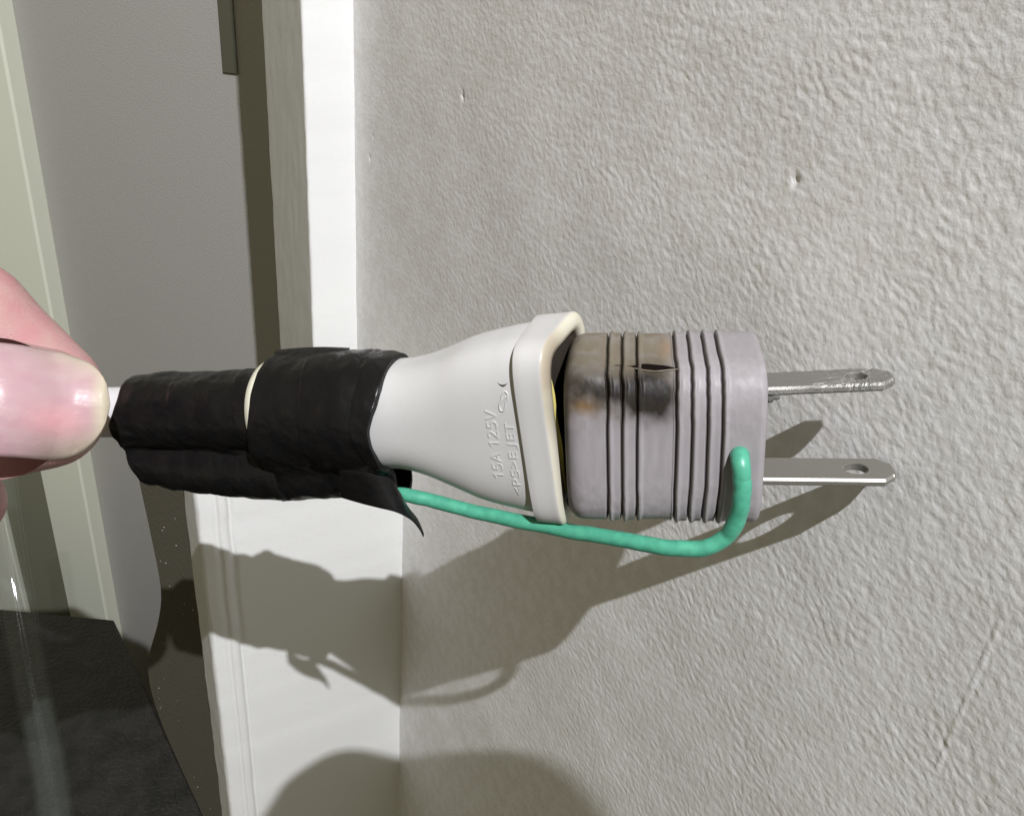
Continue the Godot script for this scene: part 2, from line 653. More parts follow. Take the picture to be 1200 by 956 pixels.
func build_added_blocker() -> void:
	# unseen shape added behind the lens plane, outlined to shade the wall below
	var t := thing("added_blocker", "unseen black shape added behind the lens plane to shade the lower wall", "camera", Transform3D(Basis(m_cam.x, m_cam.y, m_cam.z), eye))
	var poly := PackedVector2Array()
	for p in spline([Vector3(10, 30, 0), Vector3(10, 0, 0), Vector3(12, -15.5, 0), Vector3(20, -23, 0), Vector3(28, -26, 0), Vector3(38, -25.0, 0), Vector3(48, -23.3, 0), Vector3(54, -20.5, 0), Vector3(58, -15, 0), Vector3(61, -7, 0), Vector3(62, 6, 0), Vector3(62, 30, 0)], 4):
		poly.append(Vector2(p.x, p.y))
	part("blocker_body", prism(poly, -32.0, -6.0), mat(lin(0.02, 0.02, 0.02), 0.5), t)

# ------------------------------------------------------------------ the adapter
func adapter_frame() -> Transform3D:
	return frame(Vector3(0.989, 0.0, -0.146), Vector3(0.06, 0.905, 0.42), pt(775, 498, 110.0))

func bump01(d: float) -> float:
	return exp(-d * d)

func build_adapter() -> void:
	var tf := adapter_frame()
	var t := thing("plug_adapter", "grey ribbed plug adapter with a scorched cracked top, two metal prongs pointing right", "plug adapter", tf)
	var X := func(px: float) -> float: return (px - 780.0) / 9.95
	var grooves := [717.0, 733.5, 750.5, 794.0, 811.0, 828.0, 844.0]
	var count := 144
	var stations := PackedFloat32Array()
	var x0: float = X.call(668.0)
	var x1: float = X.call(894.0)
	var x := x0
	while x < x1:
		stations.append(x)
		x += 0.085
	stations.append(x1)
	var nz := noise(0.25, 3, 41)
	var spots := noise(0.9, 2, 43)
	var rings := []
	var cols := []
	for s in stations:
		var o := 0.0
		for g in grooves:
			var d: float = s - X.call(g)
			o -= 0.5 * exp(-pow(d / 0.14, 4.0))
			if d > 0.0:
				o += 0.24 * exp(-pow((d - 0.42) / 0.22, 2.0))
		if s > X.call(753.0) and s < X.call(791.0):
			o -= 0.12
		# rounded ends
		var e0 := clampf((s - x0) / 2.2, 0.0, 1.0)
		var e1 := clampf((x1 - s) / 0.9, 0.0, 1.0)
		o -= 2.2 * (1.0 - sqrt(1.0 - pow(1.0 - e0, 2.0))) * 0.8 + 0.9 * (1.0 - sqrt(1.0 - pow(1.0 - e1, 2.0)))
		var ring := PackedVector3Array()
		var cr := PackedColorArray()
		var base := super_ring(s, 10.5 + o, 8.6 + o, 4.2, count)
		for j in count:
			var p := base[j]
			var a := rad_to_deg(TAU * j / count)
			if a > 180.0:
				a -= 360.0
			# heat has puffed the upper left of the shell a little
			var puff := 0.55 * bump01((s - X.call(690.0)) / 2.6) * bump01((a - 62.0) / 26.0)
			p.x += 0.16 * smoothstep(0.0, 3.0, minf(s - x0, x1 - s)) * (nz.get_noise_2d(s * 0.35, a * 0.10) + 0.6 * sin(deg_to_rad(a * 2.0 + 40.0)))
			p += Vector3(0, p.y, p.z).normalized() * (puff + 0.05 * nz.get_noise_3d(p.x * 2.0, p.y * 2.0, p.z * 2.0))
			ring.append(p)
			# scorch: tan over the top, black along the front top edge
			var n := nz.get_noise_3d(p.x * 1.6, p.y * 1.6, p.z * 1.6)
			var c := Color(0.27, 0.25, 0.258)
			var h := 0.905 * p.y - 0.424 * p.z      # how far up the slanted front the point lies
			var left := 1.0 - smoothstep(X.call(776.0), X.call(808.0), s + 0.5 * n)
			var tan := left * smoothstep(-0.8, 5.0, h + n * 1.0) * clampf(0.92 + n * 0.4, 0.0, 1.0)
			c = c.lerp(Color(0.150, 0.124, 0.084), tan * 0.90)
			var gold := left * bump01((s - X.call(786.0)) / 0.8) * bump01((h - 9.0) / 1.2) * 0.6
			var rust := left * bump01((s - X.call(691.0)) / 1.5) * bump01((h - 2.3) / 0.9) * clampf(0.8 + n * 1.6, 0.0, 1.0) * 0.8 + gold
			c = c.lerp(Color(0.26, 0.15, 0.055), clampf(rust, 0.0, 0.85))
			var line := lerpf(4.5, 3.3, smoothstep(X.call(690.0), X.call(760.0), s))
			var soot := left * bump01((h - line + n * 0.6) / 2.4) * (0.80 + 0.30 * n + 0.85 * bump01((s - X.call(770.0)) / 2.6) + 0.2 * bump01((s - X.call(728.0)) / 3.0))
			soot += left * 0.35 * bump01((h - 6.3) / 1.6) * bump01((s - X.call(765.0)) / 3.0)
			c = c.lerp(Color(0.014, 0.011, 0.009), clampf(soot, 0.0, 0.97))
			# dirt lies in the grooves
			for g in grooves:
				var d := absf(s - X.call(g))
				c = c.lerp(Color(0.04, 0.034, 0.028), 0.75 * exp(-pow(d / 0.14, 4.0)))
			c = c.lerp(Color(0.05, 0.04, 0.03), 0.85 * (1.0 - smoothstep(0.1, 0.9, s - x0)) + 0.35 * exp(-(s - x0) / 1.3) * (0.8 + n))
			c = c * (1.0 + 0.10 * spots.get_noise_3d(p.x, p.y, p.z))
			c.a = 1.0
			cr.append(c)
		rings.append(ring)
		cols.append(cr)
	var m := mat(Color.WHITE, 0.46, 0.0, true)
	m.metallic_specular = 0.34
	normal_noise(m, 0.03, 0.10, 120.0, 17)
	part("adapter_body", loft(rings, 3, cols), m, t)
	# the split in the shell
	var dark := mat(lin(0.008, 0.006, 0.005), 1.0)
	dark.metallic_specular = 0.0
	var lip := mat(lin(0.20, 0.165, 0.12), 0.4)
	var crack_a := 68.0
	var surf := func(s: float, a: float, out: float) -> Vector3:
		var c := cos(deg_to_rad(a))
		var q := sin(deg_to_rad(a))
		var h := Vector3(s, (10.42 + out) * pow(absf(q), 2.0 / 4.2), (8.52 + out) * signf(c) * pow(absf(c), 2.0 / 4.2))
		return h
	var rows := []
	for i in 33:
		var f := i / 32.0
		var s: float = lerpf(X.call(726.0), X.call(797.0), f)
		var wide := 0.4 + 4.2 * pow(maxf(0.0, sin(PI * clampf((f - 0.22) / 0.74, 0.0, 1.0))), 1.2)
		var row := PackedVector3Array()
		for k in 7:
			var g := k / 6.0 * 2.0 - 1.0
			row.append(surf.call(s, crack_a - 5.0 * f + g * wide + 0.5 * sin(f * 17.0), 0.16 - 0.05 * (1.0 - g * g)))
		rows.append(row)
	part("crack", sheet(rows, Vector3(0, 1, 0.6)), dark, t)
	var edge := []
	var rad := []
	for i in 25:
		var f := i / 24.0
		var s: float = lerpf(X.call(742.0), X.call(797.0), f)
		var wide := 0.4 + 4.2 * pow(maxf(0.0, sin(PI * clampf((lerpf(0.22, 1.0, f) - 0.22) / 0.74, 0.0, 1.0))), 1.2)
		edge.append(surf.call(s, crack_a - 5.0 * lerpf(0.22, 1.0, f) - wide - 0.5, 0.08))
		rad.append(0.07)
	part("crack_lip", tube(edge, rad, 8), lip, t)
	build_prongs(t, X)
	build_ground_wire(t)

func prong_mesh(len: float, half_w: float, half_t: float, hole_at: float, hole_r: float, wear: float) -> ArrayMesh:
	# a flat blade along X, its width in Z, with a hole and clipped corners; grid made round the hole
	var outline := PackedVector2Array([Vector2(-3, -half_w), Vector2(len - 1.6, -half_w), Vector2(len - 0.3, -half_w + 1.2), Vector2(len, -half_w + 1.9), Vector2(len, half_w - 1.9), Vector2(len - 0.3, half_w - 1.2), Vector2(len - 1.6, half_w), Vector2(-3, half_w)])
	var inner := outline
	var v := PackedVector3Array()
	var nz := noise(0.9, 3, 51)
	# rings: hole at both faces, then the outline resampled to as many points
	var count := 96
	var total := 0.0
	var seg := []
	for i in outline.size():
		var l := outline[i].distance_to(outline[(i + 1) % outline.size()])
		seg.append(l)
		total += l
	var rim := PackedVector2Array()
	var centre := Vector2(hole_at, 0)
	for j in count:
		var d := Vector2.RIGHT.rotated(TAU * j / count)
		var best := 1e9
		for i in outline.size():
			var hit = Geometry2D.segment_intersects_segment(centre, centre + d * 60.0, outline[i], outline[(i + 1) % outline.size()])
			if hit != null:
				best = minf(best, centre.distance_to(hit))
		rim.append(centre + d * best)
	var shrink := func(p: Vector2, k: float) -> Vector2:
		return Vector2(p.x - (k if p.x > len - 0.05 else (k * 0.7 if p.x > len - 1.5 and absf(p.y) < half_w - 0.05 else 0.0)), p.y - signf(p.y) * (k if absf(p.y) > half_w - 1.3 else 0.0))
	var rings := []
	var push := func(f: float, y: float, k: float) -> void:
		var ring := PackedVector3Array()
		for j in count:
			var h := centre + Vector2.RIGHT.rotated(TAU * j / count) * (hole_r + (0.0 if f > 0.0 else 0.0))
			var o: Vector2 = shrink.call(rim[j], k)
			var p := h.lerp(o, f)
			var wob := wear * nz.get_noise_2d(p.x * 3.0, p.y * 3.0 + y * 9.0)
			ring.append(Vector3(p.x, y + wob, p.y + wob * 0.8 * f))
		rings.append(ring)
	push.call(0.0, -half_t + 0.12, 0.0)
	push.call(0.02, -half_t, 0.0)
	for f in [0.12, 0.25, 0.4, 0.55, 0.7, 0.85]:
		push.call(f, -half_t, 0.22)
	push.call(1.0, -half_t, 0.25)
	push.call(1.0, -half_t + 0.28, 0.0)
	push.call(1.0, half_t - 0.28, 0.0)
	push.call(1.0, half_t, 0.25)
	for f in [0.85, 0.7, 0.55, 0.4, 0.25, 0.12]:
		push.call(f, half_t, 0.22)
	push.call(0.02, half_t, 0.0)
	push.call(0.0, half_t - 0.12, 0.0)
	push.call(0.0, -half_t + 0.12, 0.0)
	var st := SurfaceTool.new()
	st.begin(Mesh.PRIMITIVE_TRIANGLES)
	st.set_smooth_group(-1)
	for i in rings.size() - 1:
		for j in count:
			var a: Vector3 = rings[i][j]
			var b: Vector3 = rings[i][(j + 1) % count]
			var c: Vector3 = rings[i + 1][j]
			var d: Vector3 = rings[i + 1][(j + 1) % count]
			for p in [a, c, b, b, c, d]:
				st.add_vertex(p * MM)
	st.generate_normals()
	var mesh := st.commit()
	return mesh

func build_prongs(t: Node3D, X: Callable) -> void:
	var x1: float = X.call(893.0)
	var steel := mat(lin(0.33, 0.318, 0.285), 0.50, 0.85)
	normal_noise(steel, 0.03, 0.22, 140.0, 23)
	var worn := mat(lin(0.30, 0.29, 0.275), 0.50, 0.8)
	normal_noise(worn, 0.05, 1.0, 220.0, 27)
	var blade := prong_mesh(16.6, 2.8, 0.5, 12.1, 1.4, 0.0)
	part("prong", blade, steel, t, Transform3D(Basis(), Vector3(x1, -6.3, 0.0) * MM))
	var bent := Basis(Vector3(0, 0, 1), deg_to_rad(2.6)) * Basis(Vector3(1, 0, 0), deg_to_rad(-3.0))
	var p := part("prong", prong_mesh(15.1, 2.7, 0.52, 11.0, 1.2, 0.10), worn, t, Transform3D(bent, Vector3(x1, 5.4, 0.0) * MM))
	var crust := []
	var crad := []
	for i in 12:
		var f := i / 11.0
		crust.append(Vector3(x1 - 0.4 + f * 2.4, 5.4 - 0.75 + 0.2 * sin(f * 9.0), 2.5 - 0.3 * f + 0.2 * cos(f * 7.0)))
		crad.append((0.62 + 0.16 * sin(f * 23.0)) * (1.0 - 0.55 * f))
	part("burnt_residue", tube(crust, crad, 10), mat(lin(0.10, 0.095, 0.085), 0.9), t)
	p.set_meta("label", "upper prong, pitted and bent, with soot on its edge")

func local_of(tf: Transform3D, px: float, py: float, z: float) -> Vector3:
	return (tf.affine_inverse() * pt(px, py, z)) / MM

func build_ground_wire(t: Node3D) -> void:
	var tf := t.transform
	# [px, py, distance from the camera in mm]: out of the shell, down in front of it, back to the tape
	var way := [[869, 533, 105.5], [867, 531, 101.6], [868, 541, 100.0], [870, 562, 100.0], [869, 588, 101.0], [863, 612, 102.5], [849, 631, 104.0], [822, 642, 105.0], [785, 642, 106.0], [745, 635, 108.0], [700, 627, 110.5], [650, 619, 113.5], [600, 609, 116.0], [550, 598, 118.0], [510, 588, 119.0], [480, 581, 119.5], [450, 577, 120.5]]
	var pts := []
	for w in way:
		pts.append(local_of(tf, w[0], w[1], w[2]))
	var path := spline(pts, 8)
	var rad := []
	var wig := noise(0.09, 2, 77)
	for i in path.size():
		path[i] += Vector3(wig.get_noise_2d(i, 0.0), wig.get_noise_2d(i, 40.0), wig.get_noise_2d(i, 80.0)) * (0.13 if i > 22 else 0.0)
		rad.append(lerpf(1.10, 0.95, clampf(i / 80.0, 0.0, 1.0)) * (1.0 + 0.035 * wig.get_noise_2d(i * 1.7, 120.0)))
	var green := mat(lin(0.070, 0.33, 0.215), 0.38)
	normal_noise(green, 0.02, 0.12, 60.0, 33)
	green.albedo_texture = blotches(lin(0.075, 0.35, 0.225), lin(0.055, 0.27, 0.18), 0.02, 34)
	green.albedo_color = Color.WHITE
	part("ground_wire", tube(path, rad, 24), green, t)


# ------------------------------------------------------------------ the white plug
const PLUG_AX := Vector3(0.951, 0.0, -0.31)

func plug_frame() -> Transform3D:
	return frame(PLUG_AX, Vector3(0.14, 0.895, 0.42), pt(662, 490, 112.4))

func plug_x(px: float) -> float:
	# where along the plug's axis that column of the photograph lies
	var k := (px - W2) / F
	var c := cam_mm(662, 490, 112.4)
	return (k * c.z - c.x) / (PLUG_AX.x - PLUG_AX.z * k)

func plug_section(x: float) -> Vector4:
	# half height, half depth, roundness, lift
	var px := [380.0, 440.0, 470.0, 495.0, 528.0, 564.0, 602.0, 629.0]
	var a := [7.2, 7.4, 7.3, 7.7, 9.0, 10.6, 11.5, 11.9]
	var b := [6.4, 6.3, 6.1, 6.0, 6.1, 6.4, 6.7, 6.9]
	var n := [2.2, 2.3, 2.4, 2.6, 2.9, 3.3, 3.6, 3.8]
	var c := [0.4, 0.5, 0.6, 0.4, 0.1, 0.0, 0.0, 0.0]
	var i := 0
	while i < px.size() - 2 and x > plug_x(px[i + 1]):
		i += 1
	var t := clampf((x - plug_x(px[i])) / (plug_x(px[i + 1]) - plug_x(px[i])), 0.0, 1.0)
	var r := []
	for s in [a, b, n, c]:
		r.append(cubic_interpolate(s[i], s[i + 1], s[maxi(i - 1, 0)], s[mini(i + 2, s.size() - 1)], t))
	return Vector4(r[0], r[1], r[2], r[3])

func plug_front(x: float, y: float) -> Vector3:
	var s := plug_section(x)
	return Vector3(x, y, s.y * pow(maxf(0.0, 1.0 - pow(absf((y - s.w) / s.x), s.z)), 1.0 / s.z))

func build_power_plug() -> void:
	var t := thing("power_plug", "white plug with embossed ratings, taped at its neck, its flange pulled away from the adapter", "plug", plug_frame())
	var white := mat(lin(0.51, 0.50, 0.49), 0.38, 0.0)
	white.metallic_specular = 0.5
	normal_noise(white, 0.02, 0.05, 90.0, 35)
	var rings := []
	var x0 := plug_x(380)
	var x1 := plug_x(631)
	for i in 90:
		var x := lerpf(x0, x1, i / 89.0)
		var s := plug_section(x)
		rings.append(super_ring(x, s.x, s.y, s.z, 128, s.w))
	part("plug_body", loft(rings, 3), white, t)
	# the flange: a band behind a narrow groove, its open side towards the adapter
	var vm := mat(Color.WHITE, 0.36, 0.0, true)
	var fx0 := plug_x(630)
	var fr := []
	var fc := []
	var prof := [[0.0, -1.6, 0], [0.05, -0.15, 0], [0.2, 0.03, 0], [1.2, 0.1, 0], [2.2, 0.15, 0], [3.0, 0.2, 0], [3.4, 0.28, 0], [3.65, 0.2, 1], [3.85, 0.0, 1], [4.05, -0.35, 1], [4.15, -0.9, 1], [4.1, -1.5, 1], [3.6, -1.8, 2], [3.4, -2.2, 2]]
	var nz := noise(0.3, 3, 61)
	for p in prof:
		var ring := super_ring(fx0 + p[0], 12.2 + p[1], 7.6 + p[1], 5.6, 160)
		var cr := PackedColorArray()
		for j in ring.size():
			var q := ring[j]
			var n := nz.get_noise_3d(q.x, q.y, q.z)
			# the rim bows: fuller in the middle of its front
			q.x += 0.11 * (p[0] / 4.0) * (7.4 - q.z) * smoothstep(-4.0, 10.0, q.y)
			ring[j] = q
			var c := Color(0.51, 0.50, 0.49)
			if p[2] > 0:
				c = Color(0.54, 0.51, 0.41)
			var burn := smoothstep(0.0, 9.0, q.y + n * 3.0) * smoothstep(0.0, 6.0, q.z + 1.5) * smoothstep(2.8, 4.0, p[0])
			c = c.lerp(Color(0.16, 0.09, 0.04), clampf(burn * 0.5, 0.0, 1.0) if p[2] > 0 else burn * 0.12)
			if p[2] == 2:
				c = c.lerp(Color(0.02, 0.014, 0.01), 0.95)
			cr.append(c)
		fr.append(ring)
		fc.append(cr)
	part("flange", loft(fr, 3, fc), vm, t)
	# a torn yellow skin of melted plastic in the gap
	var yellow := mat(lin(0.52, 0.45, 0.14), 0.35)
	yellow.backlight_enabled = false
	var rows := []
	for i in 30:
		var f := i / 29.0
		var y := lerpf(8.6, -7.5, f)
		var w := 0.36 * pow(sin(PI * clampf(pow(f, 0.7) * 1.0, 0.0, 1.0)), 0.7) * (1.0 + 0.25 * sin(f * 13.0)) + 0.05
		var row := PackedVector3Array()
		for k in 4:
			var g := k / 3.0
			row.append(Vector3(fx0 + 4.02 + g * w * 1.1 - y * 0.02, y + 0.15 * sin(f * 31.0 + g), 5.6 + 0.55 * (1.0 - pow(absf(y) / 11.0, 2.0)) - 0.45 * g))
		rows.append(row)
	part("melted_skin", sheet(rows, Vector3(0.6, 0, 1)), yellow, t)
	build_lettering(t, white)
	# the collar that shows between the two tape wraps, and the cord
	var collar := mat(lin(0.66, 0.64, 0.52), 0.45)
	var cr := []
	for c in [[318, 5.4], [320, 6.6], [323, 7.3], [330, 7.7], [350, 7.9], [395, 7.2]]:
		cr.append(super_ring(plug_x(c[0]), c[1], c[1] * 0.95, 2.1, 64, 0.8))
	part("collar", loft(cr, 3), collar, t)
	var path := []
	var rad := []
	for p in [[300.0, 0.9, 0.0], [230.0, 0.8, 0.0], [160.0, 0.75, 0.0], [120.0, 0.7, 0.0], [40.0, 0.6, 0.0], [-120.0, 0.0, 1.5], [-320.0, -3.0, 5.0], [-600.0, -14.0, 10.0], [-1000.0, -50.0, 14.0]]:
		path.append(Vector3(plug_x(p[0]), p[1], p[2]))
	path = spline(path, 6)
	for p in path:
		rad.append(3.75)
	part("cord", tube(path, rad, 32), mat(lin(0.62, 0.61, 0.62), 0.45), t)

func emboss(text: String, size: float, x: float, y: float, font_scale: float) -> ArrayMesh:
	# raised letters that follow the plug's front, read from bottom to top
	var tm := TextMesh.new()
	var f := SystemFont.new()
	f.font_names = PackedStringArray(["Droid Sans"])
	tm.font = f
	tm.text = text
	tm.font_size = 48
	tm.pixel_size = 0.01
	tm.depth = 0.04
	tm.curve_step = 2.0
	tm.horizontal_alignment = HORIZONTAL_ALIGNMENT_LEFT
	tm.vertical_alignment = VERTICAL_ALIGNMENT_BOTTOM
	var box := tm.get_aabb()
	var k := size / box.size.y
	var kx := font_scale / box.size.x
	var out := SurfaceTool.new()
	out.begin(Mesh.PRIMITIVE_TRIANGLES)
	out.set_smooth_group(-1)
	for s in tm.get_surface_count():
		var arr := tm.surface_get_arrays(s)
		var vv: PackedVector3Array = arr[Mesh.ARRAY_VERTEX]
		var ii: PackedInt32Array = arr[Mesh.ARRAY_INDEX] if arr[Mesh.ARRAY_INDEX] != null else PackedInt32Array(range(vv.size()))
		for i in ii:
			var p := vv[i]
			var lx := x - (p.y - box.position.y) * k            # letter height runs towards the cord
			var ly := y + (p.x - box.position.x) * kx
			var q := plug_front(lx + ly * 0.03, ly)
			q.z += 0.085 if p.z > 0.0 else -0.15
			out.add_vertex(q * MM)
	out.generate_normals()
	return out.commit()

func build_lettering(t: Node3D, m: Material) -> void:
	part("lettering", emboss("15A 125V", 1.35, plug_x(603), -5.0, 9.4), m, t)
	part("lettering", emboss("<PS>E JET", 1.35, plug_x(624), -7.4, 10.2), m, t)
	# the maker's small looped emblem
	var path := []
	var rad := []
	for i in 41:
		var a := TAU * i / 40.0
		var r := 0.75 + 0.25 * cos(2.0 * a)
		var lx := plug_x(615) + sin(a) * 0.7 * r + cos(a) * 0.35
		var ly := 5.6 + cos(a) * 1.25 * r
		path.append(plug_front(lx, ly) + Vector3(0, 0, 0.02))
		rad.append(0.11)
	part("emblem", tube(path, rad, 8), m, t)
	path = []
	rad = []
	for i in 9:
		var a := i / 8.0
		path.append(plug_front(plug_x(614) - 0.5 + a * 1.0, 5.1 + a * 1.1) + Vector3(0, 0, 0.02))
		rad.append(0.10)
	part("emblem", tube(path, rad, 8), m, t)
	# a small dark nick above it
	var rows := []
	for i in 13:
		var f := i / 12.0
		var row := PackedVector3Array()
		for g in [0.0, 0.5, 1.0]:
			row.append(plug_front(plug_x(610) + f * 1.35, 7.9 - 0.24 * sin(PI * f) - g * 0.24 * sin(PI * f)) + Vector3(0, 0, 0.025))
		rows.append(row)
	part("nick", sheet(rows, Vector3(0, 0, 1)), mat(lin(0.03, 0.025, 0.03), 0.7), t)

# ------------------------------------------------------------------ the tape
func lobes(p: Vector2, ra: float, ca: Vector2, rb: float, cb: Vector2, k: float) -> float:
	var a := p.distance_to(ca) - ra
	var b := p.distance_to(cb) - rb
	var h := clampf(0.5 + 0.5 * (b - a) / k, 0.0, 1.0)
	return lerpf(b, a, h) - k * h * (1.0 - h)

func wrap_radius(mid: Vector2, dir: Vector2, s: Array) -> float:
	var r := 16.0
	for i in 24:
		var d := lobes(mid + dir * r, s[0], s[1], s[2], s[3], s[4])
		if d < 0.004:
			break
		r -= d * 0.8
	return r

func pick(table: Array, px: float) -> Array:
	var i := 0
	while i < table.size() - 2 and px > table[i + 1][0]:
		i += 1
	var t := clampf((px - table[i][0]) / (table[i + 1][0] - table[i][0]), 0.0, 1.0)
	t = t * t * (3.0 - 2.0 * t)
	var r := []
	for k in range(1, table[i].size()):
		r.append(lerpf(table[i][k], table[i + 1][k], t))
	return r

func wrap_mesh(table: Array, left: Callable, right: Callable, turns: float, sd: int) -> ArrayMesh:
	# tape wound round the cord and the earth wire: the outline of two lobes, with the step of each turn
	var nz := noise(0.16, 3, sd)
	var fine := noise(0.5, 2, sd + 1)
	var rings := []
	var nu := 76
	var nv := 128
	for i in range(-2, nu + 3):
		var ring := PackedVector3Array()
		for j in nv:
			var a := TAU * j / nv
			var dir := Vector2(sin(a), cos(a))     # (up, front)
			var f := clampf(i / float(nu), 0.0, 1.0)
			var px: float = lerpf(left.call(rad_to_deg(a)), right.call(rad_to_deg(a)), f)
			var q := pick(table, px)
			var mid := Vector2(q[5] * 0.35, 0.6)
			var r := wrap_radius(mid, dir, [q[0], Vector2(q[1], q[2]), q[3], Vector2(q[5], q[6]), q[4]])
			var x := plug_x(px)
			var wind := fposmod(f * turns + a / TAU + 0.08 * nz.get_noise_2d(x, a * 4.0), 1.0)
			r += 0.17 * smoothstep(0.0, 0.03, wind) * (1.0 - wind * 0.8)
			r += 0.42 * nz.get_noise_3d(x * 0.9, dir.x * 7.0, dir.y * 7.0) + 0.09 * fine.get_noise_3d(x * 0.5, dir.x * 9.0, dir.y * 9.0)
			if i < 0:
				r -= [0.0, 0.22, 0.8][-i]
			if i > nu:
				r -= [0.0, 0.14, 0.8][i - nu]
			var y := mid + dir * r
			ring.append(Vector3(x, y.x, y.y))
		rings.append(ring)
	return loft(rings, 0)

func build_tape() -> void:
	var t := thing("electrical_tape", "black electrical tape wound round the cord and plug neck, one end loose", "tape", plug_frame())
	var black := mat(lin(0.006, 0.006, 0.007), 0.30)
	black.metallic_specular = 0.34
	normal_noise(black, 0.02, 0.40, 60.0, 45)
	black.albedo_texture = blotches(lin(0.0052, 0.0052, 0.006), lin(0.0085, 0.0075, 0.007), 0.008, 46)
	black.albedo_color = Color.WHITE
	# columns: px, radius A, centre A (up, front), radius B, blend, centre B (up, front)
	var rear := [
		[135.0, 4.6, 0.6, 0.2, 2.3, 0.8, -5.2, 2.2],
		[150.0, 5.3, 0.5, 0.2, 3.3, 0.8, -5.9, 2.0],
		[165.0, 5.6, 0.7, 0.0, 3.5, 0.9, -6.3, 2.0],
		[230.0, 5.6, 0.9, 0.0, 4.0, 1.1, -7.0, 1.8],
		[312.0, 5.9, 1.1, 0.0, 4.4, 1.6, -7.4, 1.4]]
	var front := [
		[290.0, 6.9, 0.7, 0.0, 4.3, 2.6, -7.6, 1.0],
		[330.0, 7.9, 1.0, 0.0, 4.2, 3.2, -7.9, 0.8],
		[390.0, 8.0, 1.1, 0.0, 3.4, 3.2, -8.0, 1.0],
		[430.0, 8.3, 1.0, 0.0, 2.9, 2.6, -8.3, 1.6],
		[455.0, 8.0, 0.9, 0.0, 2.7, 2.2, -8.6, 1.8],
		[490.0, 7.6, 0.7, 0.0, 2.3, 1.6, -8.8, 2.0]]
	part("rear_wrap", wrap_mesh(rear, func(a): return 160.0 + 9.0 * smoothstep(-0.3, -0.75, sin(deg_to_rad(a))) + 9.0 * smoothstep(0.55, 0.95, sin(deg_to_rad(a))), func(_a): return 332.0, 2.3, 71), black, t)
	var le := func(a: float) -> float:
		var s := sin(deg_to_rad(a))
		return 322.0 + 12.0 * smoothstep(0.15, 0.85, s) - 6.0 * smoothstep(0.0, -0.6, s)
	var re := func(a: float) -> float:
		var s := sin(deg_to_rad(a))
		return 462.0 + 13.0 * smoothstep(0.5, 1.0, s) + 4.0 * smoothstep(-0.5, -0.85, s)
	part("front_wrap", wrap_mesh(front, le, re, 2.2, 73), black, t)
	# a lifted corner on top at the left, and the loose tail at the lower right
	part("lifted_corner", strip([Vector3(plug_x(415), 8.9, -3.0), Vector3(plug_x(385), 9.25, -2.7), Vector3(plug_x(355), 9.3, -2.4), Vector3(plug_x(334), 9.2, -2.1)], [Vector3(0, -0.7, 4.2), Vector3(0, -0.9, 4.4), Vector3(0, -1.2, 4.0), Vector3(0, -1.6, 3.4)], 0.16), black, t)
	var tf := plug_frame()
	var spine := []
	var across := []
	for p in [[400, 583, 117.0, 398, 550, 115.0], [424, 590, 114.5, 422, 552, 112.5], [444, 595, 113.6, 440, 557, 112.2], [460, 599, 113.6, 456, 560, 113.4], [473, 604, 114.4, 468, 576, 115.2], [484, 611, 115.4, 478, 594, 116.6], [492, 621, 116.2, 489, 608, 117.0], [496, 629, 116.8, 495, 622, 117.2]]:
		var a := local_of(tf, p[0], p[1], p[2])
		spine.append(a)
		across.append(local_of(tf, p[3], p[4], p[5]) - a)
	part("loose_tail", strip(spine, across, 0.11), black, t)

func strip(spine: Array, across: Array, thick: float) -> ArrayMesh:
	# a ribbon of some thickness: front, back and edges
	var sp := spline(spine, 6)
	var ac := spline(across, 6)
	var rings := []
	for i in sp.size():
		var tdir: Vector3 = (sp[mini(i + 1, sp.size() - 1)] - sp[maxi(i - 1, 0)]).normalized()
		var n: Vector3 = tdir.cross(ac[i]).normalized() * thick * 0.5
		var ring := PackedVector3Array()
		for k in 7:
			ring.append(sp[i] + ac[i] * (k / 6.0) + n + n * 1.5 * sin(k / 6.0 * PI))
		for k in range(6, -1, -1):
			ring.append(sp[i] + ac[i] * (k / 6.0) - n + n * 1.5 * sin(k / 6.0 * PI))
		rings.append(ring)
	return loft(rings, 3)

# ------------------------------------------------------------------ the hand
func cone_distance(p: Vector3, a: Vector3, b: Vector3, ra: float, rb: float, flat: Vector3, k: float) -> float:
	var ab := b - a
	var t := clampf((p - a).dot(ab) / ab.length_squared(), 0.0, 1.0)
	var q := p - a - ab * t
	q += flat * q.dot(flat) * k      # squeezed along `flat`
	return q.length() - lerpf(ra, rb, t)

func smin(a: float, b: float, k: float) -> float:
	var h := clampf(0.5 + 0.5 * (b - a) / k, 0.0, 1.0)
	return lerpf(b, a, h) - k * h * (1.0 - h)

